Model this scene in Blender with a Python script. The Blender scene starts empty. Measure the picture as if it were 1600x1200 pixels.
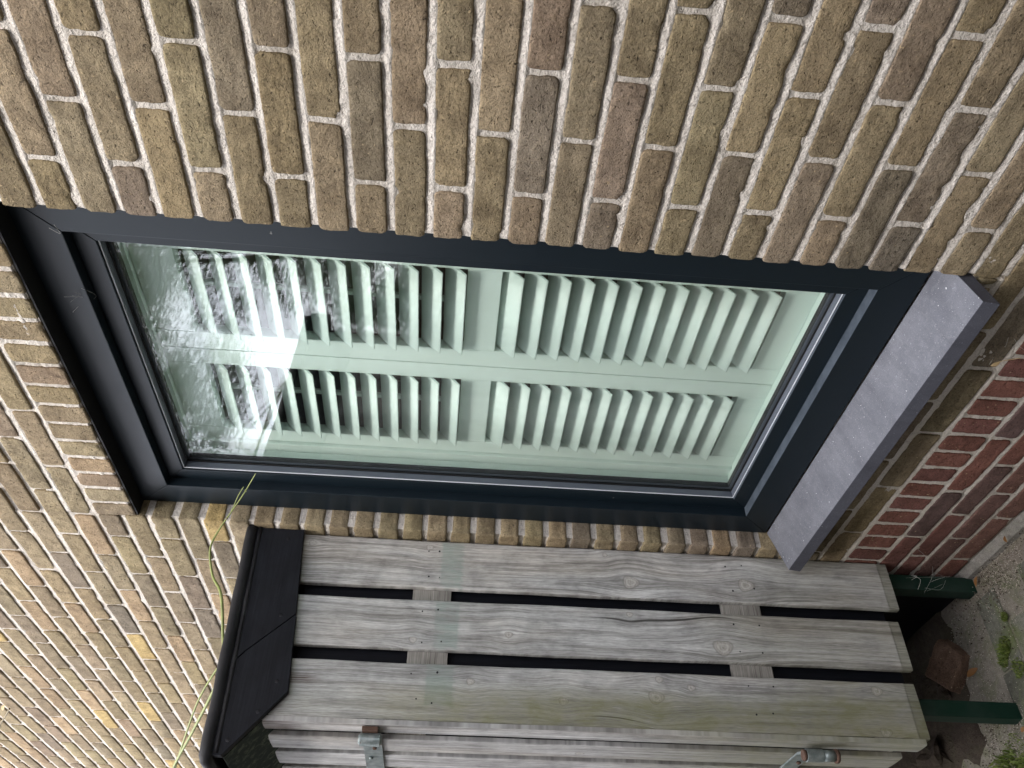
import bpy, bmesh, math, random
import numpy as np
from mathutils import Vector, Matrix, noise, Euler

random.seed(7)
S = bpy.context.scene
COL = S.collection
GZ = 2.240                      # ground lies 2.240 m under the survey datum

def P(x, y, z):                 # survey millimetres -> metres
    return Vector((x/1000.0, y/1000.0, z/1000.0 + GZ))

# ------------------------------------------------------------------ camera
cam_d = bpy.data.cameras.new('camera'); cam = bpy.data.objects.new('camera', cam_d); COL.objects.link(cam)
RGT = Vector((0.6457999804569644, 0.7609194978883518, 0.06280050139229042))
DWN = Vector((0.08821979506991817, 0.007335343869167205, -0.9960740235987197))
FWD = Vector((-0.7583928091692367, 0.648804832336859, -0.06239099724106211))
CPOS = P(943.878, -1134.95, -732.322)
cam.matrix_world = Matrix(((DWN.x, RGT.x, -FWD.x, CPOS.x), (DWN.y, RGT.y, -FWD.y, CPOS.y),
                           (DWN.z, RGT.z, -FWD.z, CPOS.z), (0, 0, 0, 1)))
cam_d.sensor_fit = 'HORIZONTAL'; cam_d.sensor_width = 36.0
cam_d.lens = 36.0*1283.0/1600.0
cam_d.clip_start = 0.02; cam_d.clip_end = 500.0
S.camera = cam
FPX = 1283.0

def pix(p):                     # position in a 1600 x 1200 picture (only used to choose level of detail)
    d = p - CPOS; w = d.dot(FWD)
    if w < 0.05: return None
    return (800 + FPX*d.dot(DWN)/w, 600 - FPX*d.dot(RGT)/w, w)

# ------------------------------------------------------------------ light
SUN_EL, SUN_AZ = math.radians(56), math.radians(162)    # azimuth measured from +Y clockwise
sun_dir = Vector((math.sin(SUN_AZ)*math.cos(SUN_EL), math.cos(SUN_AZ)*math.cos(SUN_EL), math.sin(SUN_EL)))
W = bpy.data.worlds.new('World'); S.world = W; W.use_nodes = True
wn = W.node_tree; wn.nodes.clear()
sky = wn.nodes.new('ShaderNodeTexSky'); sky.sky_type = 'NISHITA'; sky.sun_disc = False
sky.sun_elevation = SUN_EL; sky.sun_rotation = SUN_AZ
sky.air_density = 1.0; sky.dust_density = 6.0; sky.ozone_density = 1.2
bg = wn.nodes.new('ShaderNodeBackground'); bg.inputs['Strength'].default_value = 0.15
wo = wn.nodes.new('ShaderNodeOutputWorld')
# bright broken overcast: thin white cloud over the clear sky, the same all round
tc = wn.nodes.new('ShaderNodeTexCoord'); cn = wn.nodes.new('ShaderNodeTexNoise')
cn.inputs['Scale'].default_value = 3.0; cn.inputs['Detail'].default_value = 5; cn.inputs['Roughness'].default_value = 0.55
wn.links.new(tc.outputs['Generated'], cn.inputs['Vector'])
cr = wn.nodes.new('ShaderNodeValToRGB'); cr.color_ramp.elements[0].position = 0.25; cr.color_ramp.elements[0].color = (0.62, 0.62, 0.62, 1)
cr.color_ramp.elements[1].position = 0.6; cr.color_ramp.elements[1].color = (0.97, 0.97, 0.97, 1)
wn.links.new(cn.outputs['Fac'], cr.inputs[0])
cm = wn.nodes.new('ShaderNodeMix'); cm.data_type = 'RGBA'; cm.clamp_result = False
cm.inputs[7].default_value = (3.7, 3.7, 4.0, 1)
wn.links.new(cr.outputs[0], cm.inputs[0]); wn.links.new(sky.outputs[0], cm.inputs[6])
wn.links.new(cm.outputs[2], bg.inputs[0]); wn.links.new(bg.outputs[0], wo.inputs[0])
sl = bpy.data.lights.new('sun', 'SUN'); sl.energy = 0.6; sl.angle = math.radians(20); sl.color = (1.0, 0.97, 0.93)
so = bpy.data.objects.new('sun', sl); COL.objects.link(so)
so.rotation_euler = (-sun_dir).to_track_quat('-Z', 'Y').to_euler(); so.location = (0, -4, 8)
S.view_settings.view_transform = 'Standard'; S.view_settings.look = 'None'
S.view_settings.gamma = 1.0; S.view_settings.use_curve_mapping = False
S.view_settings.exposure = 2.75
S.render.engine = 'CYCLES'
S.cycles.max_bounces = 10; S.cycles.transparent_max_bounces = 24; S.cycles.diffuse_bounces = 4

# ------------------------------------------------------------------ materials
class N:
    def __init__(s, name):
        s.m = bpy.data.materials.new(name); s.m.use_nodes = True
        s.t = s.m.node_tree; s.t.nodes.clear()
        s.out = s.t.nodes.new('ShaderNodeOutputMaterial')
        s.b = s.t.nodes.new('ShaderNodeBsdfPrincipled'); s.t.links.new(s.b.outputs[0], s.out.inputs[0])
    def n(s, kind, **kw):
        x = s.t.nodes.new('ShaderNode'+kind)
        for k, v in kw.items():
            if k.startswith('i_'):
                key = k[2:]; key = int(key) if key.isdigit() else key.replace('_', ' ')
                s.put(x.inputs[key], v)
            else: setattr(x, k, v)
        return x
    def put(s, sock, v):
        if hasattr(v, 'is_output') or isinstance(v, bpy.types.NodeSocket): s.t.links.new(v, sock)
        else: sock.default_value = v
    def noise(s, vec, scale, detail=3, rough=0.55, dist=0.0):
        x = s.n('TexNoise'); s.put(x.inputs['Vector'], vec); x.inputs['Scale'].default_value = scale
        x.inputs['Detail'].default_value = detail; x.inputs['Roughness'].default_value = rough
        x.inputs['Distortion'].default_value = dist
        return x.outputs['Fac']
    def ramp(s, fac, stops):
        x = s.n('ValToRGB'); s.put(x.inputs[0], fac)
        e = x.color_ramp.elements
        while len(e) < len(stops): e.new(0.5)
        for i, (p, c) in enumerate(stops):
            e[i].position = p
            e[i].color = (c, c, c, 1) if isinstance(c, (int, float)) else (c[0], c[1], c[2], 1)
        return x.outputs[0]
    def mix(s, fac, a, b, mode='MIX'):
        x = s.n('Mix', data_type='RGBA', blend_type=mode); x.clamp_result = False
        s.put(x.inputs[0], fac)
        for k, v in ((6, a), (7, b)):
            if isinstance(v, (tuple, list)): v = (v[0], v[1], v[2], 1)
            s.put(x.inputs[k], v)
        return x.outputs[2]
    def math(s, op, a, b=0.0, clamp=False):
        x = s.n('Math', operation=op); x.use_clamp = clamp; s.put(x.inputs[0], a); s.put(x.inputs[1], b); return x.outputs[0]
    def vmath(s, op, a, b):
        x = s.n('VectorMath', operation=op); s.put(x.inputs[0], a); s.put(x.inputs[1], b); return x.outputs[0]
    def obj(s): return s.n('TexCoord').outputs['Object']
    def world(s): return s.n('NewGeometry').outputs['Position']
    def attr(s, name, out='Fac'):
        return s.n('Attribute', attribute_name=name).outputs[out]
    def bump(s, h, dist, strength=1.0, prev=None):
        x = s.n('Bump'); x.inputs['Distance'].default_value = dist; x.inputs['Strength'].default_value = strength
        s.put(x.inputs['Height'], h)
        if prev is not None: s.put(x.inputs['Normal'], prev)
        return x.outputs[0]
    def fin(s, col=None, rough=None, nrm=None, spec=None, metal=None):
        if col is not None: s.put(s.b.inputs['Base Color'], (col[0], col[1], col[2], 1) if isinstance(col, tuple) else col)
        if rough is not None: s.put(s.b.inputs['Roughness'], rough)
        if nrm is not None: s.put(s.b.inputs['Normal'], nrm)
        if spec is not None: s.b.inputs['Specular IOR Level'].default_value = spec
        if metal is not None: s.b.inputs['Metallic'].default_value = metal
        return s.m

def brick_mat(name, from_attr=False):
    k = N(name)
    if from_attr:
        vec = k.world(); base = k.attr('bcol', 'Color')
    else:
        oi = k.n('ObjectInfo'); r = k.math('MULTIPLY', oi.outputs['Random'], 61.0)
        cv = k.n('CombineXYZ'); k.put(cv.inputs[0], r); k.put(cv.inputs[1], k.math('MULTIPLY', r, 0.7))
        vec = k.vmath('ADD', k.obj(), cv.outputs[0]); base = oi.outputs['Color']
    blot = k.noise(vec, 15, 5, 0.65, 0.8); sm = k.n('Mapping'); k.put(sm.inputs[0], vec); sm.inputs['Scale'].default_value = (0.28, 1, 1.0); sm.inputs['Rotation'].default_value = (0, 0.35, 0)
    strk = k.noise(sm.outputs[0], 62, 4, 0.65, 1.2); mid = k.noise(vec, 60, 4, 0.65, 0.5); fine = k.noise(vec, 330, 3, 0.8); pore = k.noise(vec, 150, 3, 0.65)
    c = k.mix(k.ramp(blot, [(0.36, 0.0), (0.62, 1.0)]), k.mix(1.0, base, (0.62, 0.60, 0.59), 'MULTIPLY'), base)
    c = k.mix(k.ramp(mid, [(0.45, 0.0), (0.75, 0.35)]), c, k.mix(1.0, base, (1.35, 1.32, 1.22), 'MULTIPLY'))
    rough_ = k.ramp(k.noise(vec, 5.0, 1, 0.3), [(0.38, 0.0), (0.62, 1.0)])       # some bricks creased and pitted, others smooth
    c = k.mix(k.math('MULTIPLY', rough_, 0.55), c, k.mix(1.0, c, k.ramp(strk, [(0.33, 0.66), (0.5, 1.0), (0.66, 1.15)]), 'MULTIPLY'))
    c = k.mix(1.0, c, k.ramp(fine, [(0.28, 0.50), (0.5, 1.0), (0.72, 1.42)]), 'MULTIPLY')
    c = k.mix(k.ramp(pore, [(0.27, 0.8), (0.37, 0.0)]), c, (0.035, 0.028, 0.02))
    speck = k.ramp(k.noise(vec, 130, 1, 0.4), [(0.745, 0.0), (0.765, 0.7)])
    c = k.mix(speck, c, (0.42, 0.33, 0.20))
    h = k.math('ADD', k.math('ADD', k.math('MULTIPLY', fine, 0.45), k.math('MULTIPLY', k.math('MULTIPLY', strk, rough_), 0.4)), k.math('ADD', k.math('MULTIPLY', mid, 0.8), k.math('MULTIPLY', k.ramp(pore, [(0.25, 0.0), (0.42, 1.0)]), 0.5)))
    return k.fin(c, 0.92, k.bump(h, 0.0045, 1.0), 0.2)

def mortar_mat():
    k = N('mortar'); v = k.world()
    a = k.noise(v, 8, 3); b = k.noise(v, 260, 3, 0.75); d = k.noise(v, 75, 3, 0.65)
    c = k.ramp(a, [(0.3, (0.56, 0.52, 0.465)), (0.7, (0.66, 0.62, 0.565))])
    c = k.mix(1.0, c, k.ramp(b, [(0.25, 0.5), (0.45, 0.97), (0.8, 1.15)]), 'MULTIPLY')
    c = k.mix(k.ramp(d, [(0.28, 0.55), (0.42, 0.0)]), c, (0.27, 0.23, 0.19))
    # darker and browner towards the ground
    z = k.n('SeparateXYZ'); k.put(z.inputs[0], v)
    g = k.ramp(z.outputs[2], [(0.0, 0.55), (0.62, 0.0)])
    c = k.mix(g, c, (0.20, 0.18, 0.14))
    h = k.math('ADD', k.math('MULTIPLY', b, 0.7), k.math('MULTIPLY', d, 1.3))
    return k.fin(c, 0.97, k.bump(h, 0.005, 1.0), 0.15)

def paint_mat(name, col, rough=0.42, dust=0.25, spec=0.5, fleck=True, ledge=False):
    k = N(name); v = k.world()
    a = k.noise(v, 9, 4, 0.6); f = k.noise(v, 420, 1, 0.5)
    c = k.mix(k.math('MULTIPLY', k.ramp(a, [(0.42, 0.0), (0.8, 1.0)]), dust), col, (0.16, 0.16, 0.16))
    if fleck: c = k.mix(k.ramp(k.noise(v, 60, 2, 0.5), [(0.79, 0.0), (0.81, 0.35)]), c, (0.4, 0.4, 0.38))
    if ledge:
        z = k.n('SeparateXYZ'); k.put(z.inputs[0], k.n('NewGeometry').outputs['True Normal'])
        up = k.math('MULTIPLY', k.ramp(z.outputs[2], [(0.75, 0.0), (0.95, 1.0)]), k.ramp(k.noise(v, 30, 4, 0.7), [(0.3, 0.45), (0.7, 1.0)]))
        c = k.mix(up, c, (0.085, 0.105, 0.13))  # upward faces paler: dust, with the sky's sheen put into the colour
    n = k.bump(f, 0.0002, 0.35)
    return k.fin(c, k.math('ADD', k.math('MULTIPLY', a, 0.14), rough-0.07), n, spec)

def wood_mat():
    k = N('weathered_wood')
    g = k.attr('grain', 'Vector'); kn = k.attr('knot'); gr = k.attr('green_paint'); al = k.attr('algae')
    def sc(x, y, z): return k.vmath('MULTIPLY', g, (x, y, z))
    f1 = k.noise(sc(440, 7, 7), 1.0, 4, 0.7); f2 = k.noise(sc(110, 2.2, 7), 1.0, 3, 0.55, 0.3); f3 = k.noise(sc(26, 1.6, 7), 1.0, 3, 0.5)
    blot = k.noise(sc(22, 14, 7), 1.0, 4, 0.65); f4 = k.noise(sc(900, 40, 7), 1.0, 2, 0.6)
    s = k.math('ADD', k.math('MULTIPLY', f1, 0.42), k.math('ADD', k.math('MULTIPLY', f2, 0.36), k.math('MULTIPLY', f3, 0.22)))
    c = k.ramp(s, [(0.31, (0.120, 0.115, 0.107)), (0.43, (0.290, 0.287, 0.276)), (0.53, (0.46, 0.46, 0.45)), (0.67, (0.68, 0.685, 0.672))])
    c = k.mix(1.0, c, k.ramp(blot, [(0.25, 0.66), (0.5, 0.98), (0.75, 1.22)]), 'MULTIPLY')
    c = k.mix(1.0, c, k.ramp(f4, [(0.3, 0.72), (0.6, 1.1)]), 'MULTIPLY')
    warm = k.noise(sc(9, 1.3, 5), 1.0, 4, 0.6)
    c = k.mix(k.ramp(warm, [(0.45, 0.0), (0.65, 0.45)]), c, k.mix(1.0, c, (0.90, 0.80, 0.68), 'MULTIPLY'))
    scuff = k.ramp(k.noise(sc(520, 14, 3), 1.0, 2, 0.5), [(0.66, 0.0), (0.74, 0.55)])
    c = k.mix(scuff, c, (0.72, 0.72, 0.70))
    ck = k.ramp(k.noise(sc(60, 1.1, 9), 1.0, 2, 0.4), [(0.715, 0.0), (0.73, 0.8)])      # drying cracks
    c = k.mix(ck, c, (0.02, 0.018, 0.015))
    ring = k.math('ADD', k.math('MULTIPLY', k.math('SINE', k.math('MULTIPLY', kn, 17.0)), 0.14), 0.86)
    ktex = k.noise(sc(300, 260, 7), 1.0, 3)
    kc = k.mix(ktex, (0.26, 0.235, 0.20), (0.78, 0.76, 0.72))
    kc = k.mix(1.0, kc, ring, 'MULTIPLY')
    c = k.mix(k.ramp(kn, [(0.70, 0.85), (1.0, 0.0)]), c, kc)
    c = k.mix(k.math('MULTIPLY', k.ramp(kn, [(0.0, 0.9), (0.22, 0.0)]), 0.8), c, (0.05, 0.045, 0.04))
    c = k.mix(k.ramp(kn, [(0.70, 0.0), (0.86, 0.42), (0.97, 0.25), (1.0, 0.0)]), c, (0.10, 0.09, 0.08))
    gm = k.math('MULTIPLY', gr, k.ramp(k.math('ADD', k.math('MULTIPLY', blot, 0.6), k.math('MULTIPLY', f1, 0.4)), [(0.36, 0.0), (0.58, 0.58)]))
    c = k.mix(gm, c, (0.20, 0.285, 0.245))
    am = k.math('MULTIPLY', al, k.ramp(k.math('ADD', k.math('MULTIPLY', blot, 0.55), k.math('MULTIPLY', f1, 0.45)), [(0.33, 0.15), (0.6, 1.0)]), True)
    c = k.mix(k.math('MULTIPLY', am, 0.8), c, (0.165, 0.165, 0.062))
    br = k.attr('rot')
    c = k.mix(k.math('MULTIPLY', br, k.ramp(f1, [(0.35, 1.0), (0.6, 0.25)])), c, (0.075, 0.035, 0.018))
    en = k.attr('end_band')
    c = k.mix(en, c, k.mix(1.0, c, (0.72, 0.73, 0.67), 'MULTIPLY'))
    h = k.math('ADD', f1, k.math('ADD', k.math('MULTIPLY', f4, 0.4), k.math('MULTIPLY', f2, 0.6)))
    h = k.math('SUBTRACT', h, ck)
    return k.fin(c, 0.82, k.bump(h, 0.0016, 0.75), 0.25)

def simple_wood(name, c0, c1, axis_scale, rough=0.8, bumpd=0.001):
    k = N(name); v = k.vmath('MULTIPLY', k.obj(), axis_scale)
    f = k.noise(v, 1.0, 4, 0.65); b = k.noise(k.obj(), 14, 3)
    c = k.mix(k.ramp(f, [(0.3, 0.0), (0.7, 1.0)]), c0, c1)
    c = k.mix(1.0, c, k.ramp(b, [(0.3, 0.75), (0.7, 1.15)]), 'MULTIPLY')
    return k.fin(c, rough, k.bump(f, bumpd, 0.7), 0.2)

def stone_mat():
    k = N('bluestone'); v = k.world()
    a = k.noise(v, 14, 5, 0.65); f = k.noise(v, 900, 2, 0.6); sp = k.noise(v, 400, 1, 0.4); sp2 = k.noise(v, 150, 1, 0.5); st = k.noise(v, 55, 4, 0.7, 1.0)
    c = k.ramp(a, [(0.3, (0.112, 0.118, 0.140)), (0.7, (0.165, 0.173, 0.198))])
    drip = k.noise(k.vmath('MULTIPLY', v, (38, 5, 5)), 1.0, 4, 0.65)
    c = k.mix(1.0, c, k.ramp(drip, [(0.32, 0.88), (0.5, 1.0), (0.7, 1.06)]), 'MULTIPLY')
    c = k.mix(1.0, c, k.ramp(f, [(0.3, 0.72), (0.7, 1.25)]), 'MULTIPLY')
    c = k.mix(k.ramp(st, [(0.52, 0.0), (0.75, 0.22)]), c, (0.32, 0.34, 0.37))
    c = k.mix(k.ramp(sp, [(0.70, 0.0), (0.75, 0.5)]), c, (0.52, 0.54, 0.58))
    c = k.mix(k.ramp(sp2, [(0.775, 0.0), (0.79, 0.8)]), c, (0.75, 0.76, 0.78))
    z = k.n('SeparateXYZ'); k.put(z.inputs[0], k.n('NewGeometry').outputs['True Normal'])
    c = k.mix(k.ramp(z.outputs[2], [(0.5, 0.0), (0.85, 1.0)]), k.mix(1.0, c, (0.42, 0.42, 0.46), 'MULTIPLY'), c)   # front and underside darkened: their shade is put into the colour
    return k.fin(c, 0.55, k.bump(k.math('ADD', f, sp), 0.0004, 0.5), 0.4)

def ground_mat(name, c0, c1, green=0.5, speck=0.5, each=False):
    k = N(name); v = k.world()
    a = k.noise(v, 5, 4, 0.6); b = k.noise(v, 70, 4, 0.7); f = k.noise(v, 480, 2, 0.7); m = k.noise(v, 11, 5, 0.7, 0.8)
    c = k.mix(k.ramp(a, [(0.3, 0.0), (0.7, 1.0)]), c0, c1)
    if each: c = k.mix(1.0, c, k.ramp(k.n('ObjectInfo').outputs['Random'], [(0.0, 0.72), (1.0, 1.22)]), 'MULTIPLY')
    c = k.mix(1.0, c, k.ramp(b, [(0.3, 0.72), (0.7, 1.2)]), 'MULTIPLY')
    c = k.mix(1.0, c, k.ramp(f, [(0.25, 0.55), (0.5, 1.0), (0.8, 1.35)]), 'MULTIPLY')
    c = k.mix(k.math('MULTIPLY', k.ramp(m, [(0.46, 0.0), (0.66, 1.0)]), green), c, (0.10, 0.125, 0.042))
    c = k.mix(k.math('MULTIPLY', k.ramp(k.noise(v, 120, 2), [(0.68, 0.0), (0.72, 1.0)]), speck), c, (0.05, 0.04, 0.03))
    return k.fin(c, 0.95, k.bump(k.math('ADD', b, k.math('MULTIPLY', f, 0.5)), 0.006, 0.9), 0.15)

def glass_mat():
    k = N('window_glass'); k.t.nodes.remove(k.b)
    geo = k.n('NewGeometry')
    d = k.n('VectorMath', operation='DOT_PRODUCT'); k.put(d.inputs[0], geo.outputs['Incoming']); k.put(d.inputs[1], geo.outputs['Normal'])
    c = k.math('ABSOLUTE', d.outputs['Value']); p5 = k.math('POWER', k.math('SUBTRACT', 1.0, c), 5.0)
    F = k.math('ADD', k.math('MULTIPLY', p5, 0.90), 0.046)
    tr = k.n('BsdfTransparent'); tr.inputs[0].default_value = (0.982, 0.996, 0.990, 1)
    gl = k.n('BsdfGlossy'); gl.inputs['Roughness'].default_value = 0.0; gl.inputs['Color'].default_value = (1, 1, 1, 1)
    mx = k.n('MixShader'); k.put(mx.inputs[0], F); k.put(mx.inputs[1], tr.outputs[0]); k.put(mx.inputs[2], gl.outputs[0])
    k.t.links.new(mx.outputs[0], k.out.inputs[0])
    return k.m

def flat_mat(name, col, rough=0.6, metal=0.0, spec=0.4):
    k = N(name); a = k.noise(k.obj(), 40, 4, 0.6)
    c = k.mix(1.0, (col[0], col[1], col[2]), k.ramp(a, [(0.3, 0.8), (0.7, 1.15)]), 'MULTIPLY')
    return k.fin(c, rough, None, spec, metal)

def steel_mat():
    k = N('galvanised_steel'); v = k.world()
    a = k.noise(v, 60, 4, 0.65); b = k.noise(v, 22, 3, 0.6)
    c = k.mix(k.ramp(a, [(0.4, 0.0), (0.7, 1.0)]), (0.20, 0.24, 0.235), (0.36, 0.40, 0.39))
    r = k.ramp(k.noise(v, 35, 4, 0.7), [(0.62, 0.0), (0.70, 0.85)])
    c = k.mix(r, c, (0.16, 0.07, 0.035))
    c = k.mix(k.ramp(b, [(0.6, 0.0), (0.8, 0.5)]), c, (0.10, 0.17, 0.14))
    return k.fin(c, k.ramp(a, [(0.3, 0.32), (0.7, 0.6)]), None, 0.5, 0.55)

def leaf_mat(name, c0, c1, trans=0.3):
    k = N(name)
    r = k.n('NewGeometry').outputs['Random Per Island']
    c = k.mix(r, c0, c1)
    k.fin(c, 0.55, None, 0.3)
    tl = k.n('BsdfTranslucent'); k.put(tl.inputs[0], c)
    mx = k.n('MixShader'); mx.inputs[0].default_value = trans
    k.put(mx.inputs[1], k.b.outputs[0]); k.put(mx.inputs[2], tl.outputs[0]); k.t.links.new(mx.outputs[0], k.out.inputs[0])
    return k.m

M_BRICK = brick_mat('brick_clay'); M_BRICKS = brick_mat('brick_clay_distant', True)
M_MORTAR = mortar_mat()
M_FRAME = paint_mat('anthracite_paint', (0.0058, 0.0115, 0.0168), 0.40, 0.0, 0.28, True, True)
M_BEAD = paint_mat('bead_grey', (0.085, 0.10, 0.125), 0.32, 0.1, 0.5, False)
M_GLINT = paint_mat('bead_glint', (0.62, 0.65, 0.70), 0.3, 0.0, 0.5, False)
M_RUBBER = paint_mat('black_rubber', (0.008, 0.009, 0.010), 0.55, 0.05, 0.4, False)
M_PLATE = flat_mat('dark_steel_lintel', (0.010, 0.0105, 0.0105), 0.6, 0.0, 0.2)
M_GLASS = glass_mat()
M_SHUT = paint_mat('shutter_paint', (0.74, 0.835, 0.79), 0.42, 0.0, 0.4, False)
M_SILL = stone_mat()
M_WOOD = wood_mat()
M_BATTEN = simple_wood('batten_wood', (0.15, 0.14, 0.12), (0.42, 0.40, 0.36), (8, 8, 500))
M_BLACKWOOD = simple_wood('black_stained_wood', (0.0030, 0.0036, 0.0060), (0.010, 0.011, 0.015), (60, 6, 300), 0.6, 0.0006)
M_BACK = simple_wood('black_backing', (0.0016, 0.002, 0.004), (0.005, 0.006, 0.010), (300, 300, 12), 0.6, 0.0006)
M_EPDM = paint_mat('roof_rubber', (0.008, 0.008, 0.0095), 0.58, 0.12, 0.3, True)
M_GREEN = paint_mat('green_paint', (0.0045, 0.025, 0.0155), 0.6, 0.16, 0.22)
M_STEEL = steel_mat(); M_RUST = flat_mat('rusty_steel', (0.10, 0.058, 0.040), 0.8, 0.2)
M_SCREW = flat_mat('screw_black', (0.02, 0.02, 0.022), 0.35, 0.7)
M_SOIL = ground_mat('sandy_soil', (0.165, 0.145, 0.12), (0.245, 0.215, 0.18), 0.3, 0.9)
M_SAND = ground_mat('joint_sand', (0.165, 0.152, 0.125), (0.25, 0.23, 0.19), 0.5, 0.8)
M_PAVER = ground_mat('concrete_paver', (0.120, 0.124, 0.098), (0.185, 0.184, 0.150), 0.75, 0.5, True)
M_PLINTH = ground_mat('cement_plinth', (0.20, 0.19, 0.175), (0.31, 0.295, 0.27), 0.15, 0.4)
M_ROOM = flat_mat('room_plaster', (0.20, 0.19, 0.18), 0.9)
M_FLOOR = flat_mat('room_floor', (0.14, 0.09, 0.06), 0.5)
M_CAB = simple_wood('brown_cabinet', (0.085, 0.055, 0.045), (0.17, 0.115, 0.095), (4, 4, 90), 0.5)
M_VINE = flat_mat('vine_green', (0.235, 0.27, 0.085), 0.5)
M_TWIG = flat_mat('vine_brown', (0.17, 0.14, 0.08), 0.7)
M_LEAF = leaf_mat('tree_leaf', (0.030, 0.055, 0.018), (0.085, 0.115, 0.040), 0.35)
M_BARK = flat_mat('bark', (0.07, 0.055, 0.042), 0.9)
M_MOSS = leaf_mat('moss_green', (0.065, 0.11, 0.018), (0.20, 0.24, 0.065), 0.2)
M_DRY = leaf_mat('dry_leaf', (0.16, 0.075, 0.025), (0.26, 0.13, 0.045), 0.25)
M_PALE = leaf_mat('pale_leaf', (0.40, 0.29, 0.15), (0.52, 0.40, 0.22), 0.25)
M_WEB = flat_mat('cobweb_white', (0.62, 0.62, 0.58), 0.8)
M_DARKB = flat_mat('dark_brick_wall', (0.075, 0.058, 0.048), 0.9)
M_FASCIA = flat_mat('dark_roof_edge', (0.03, 0.03, 0.032), 0.6)
M_FENCE = simple_wood('fence_wood', (0.045, 0.035, 0.028), (0.10, 0.08, 0.06), (40, 40, 4), 0.8)
def mossy_mat():
    k = N('mossy_board'); v = k.obj()
    a = k.noise(v, 45, 5, 0.7); b = k.noise(v, 9, 3)
    c = k.mix(k.ramp(a, [(0.5, 0.0), (0.66, 0.8)]), (0.018, 0.026, 0.020), (0.10, 0.115, 0.075))
    c = k.mix(k.ramp(k.noise(v, 16, 4, 0.7), [(0.67, 0.0), (0.72, 0.85)]), c, (0.36, 0.40, 0.35))
    return k.fin(c, 0.85, k.bump(a, 0.001, 0.6), 0.25)
M_MOSSY = mossy_mat()

# ------------------------------------------------------------------ object helpers
ORG = {}                                    # object -> world position of its origin
def tag(o, label=None, cat=None, group=None, kind=None):
    if label: o['label'] = label
    if cat: o['category'] = cat
    if group: o['group'] = group
    if kind: o['kind'] = kind
    return o
def empty(name, loc, label, cat, group=None):
    o = bpy.data.objects.new(name, None); COL.objects.link(o); o.location = loc; o.empty_display_size = 0.1
    ORG[o] = Vector(loc); return tag(o, label, cat, group)
def place(name, me, loc, parent=None, rot=None):
    o = bpy.data.objects.new(name, me); COL.objects.link(o)
    loc = Vector(loc); ORG[o] = loc
    if parent is not None:
        o.parent = parent; o.location = loc - ORG[parent]
    else: o.location = loc
    if rot is not None: o.rotation_euler = rot
    return o
def mesh_from(name, verts, faces, mat, smooth=False):
    me = bpy.data.meshes.new(name); me.from_pydata([tuple(v) for v in verts], [], faces)
    if mat: me.materials.append(mat)
    if smooth: me.polygons.foreach_set('use_smooth', [True]*len(me.polygons))
    me.update(); return me
def obj(name, verts, faces, mat, parent=None, smooth=False, origin=None):
    vs = [Vector(v) for v in verts]
    if origin is None:
        lo = Vector((min(v.x for v in vs), min(v.y for v in vs), min(v.z for v in vs)))
        hi = Vector((max(v.x for v in vs), max(v.y for v in vs), max(v.z for v in vs)))
        origin = (lo+hi)/2
    me = mesh_from(name, [v-origin for v in vs], faces, mat, smooth)
    return place(name, me, origin, parent)
BOXF = [(0,3,2,1),(4,5,6,7),(0,1,5,4),(1,2,6,5),(2,3,7,6),(3,0,4,7)]
def box_v(x0,x1,y0,y1,z0,z1):
    return [P(x0,y0,z0),P(x1,y0,z0),P(x1,y1,z0),P(x0,y1,z0),P(x0,y0,z1),P(x1,y0,z1),P(x1,y1,z1),P(x0,y1,z1)]
def bevel_obj(o, w, seg=2):
    bm = bmesh.new(); bm.from_mesh(o.data)
    bmesh.ops.bevel(bm, geom=bm.edges[:], offset=w, segments=seg, profile=0.6, affect='EDGES')
    bm.to_mesh(o.data); bm.free()
    return o
def box(name, x0,x1,y0,y1,z0,z1, mat, parent=None, bev=0.0, seg=2):
    o = obj(name, box_v(x0,x1,y0,y1,z0,z1), BOXF, mat, parent)
    if bev: bevel_obj(o, bev/1000.0, seg)
    return o
def boxes(name, lst, mat, parent=None):
    vs, fs = [], []
    for b in lst:
        n = len(vs); vs += box_v(*b); fs += [tuple(i+n for i in f) for f in BOXF]
    return obj(name, vs, fs, mat, parent)
def prism(name, ring, d0, d1, mat, parent=None, bev=0.0, axis='x'):
    """ring of (a, b) survey mm extruded along an axis from d0 to d1"""
    n = len(ring)
    if axis == 'x': f = lambda d, a, b: P(d, a, b)
    elif axis == 'y': f = lambda d, a, b: P(a, d, b)
    else: f = lambda d, a, b: P(a, b, d)
    vs = [f(d0, *r) for r in ring] + [f(d1, *r) for r in ring]
    fs = [tuple(range(n)), tuple(range(2*n-1, n-1, -1))] + [(i, i+n, (i+1) % n + n, (i+1) % n) for i in range(n)]
    o = obj(name, vs, fs, mat, parent)
    bm = bmesh.new(); bm.from_mesh(o.data); bmesh.ops.recalc_face_normals(bm, faces=bm.faces[:])
    if bev: bmesh.ops.bevel(bm, geom=bm.edges[:], offset=bev/1000.0, segments=2, profile=0.6, affect='EDGES')
    bm.to_mesh(o.data); bm.free(); return o
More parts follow.
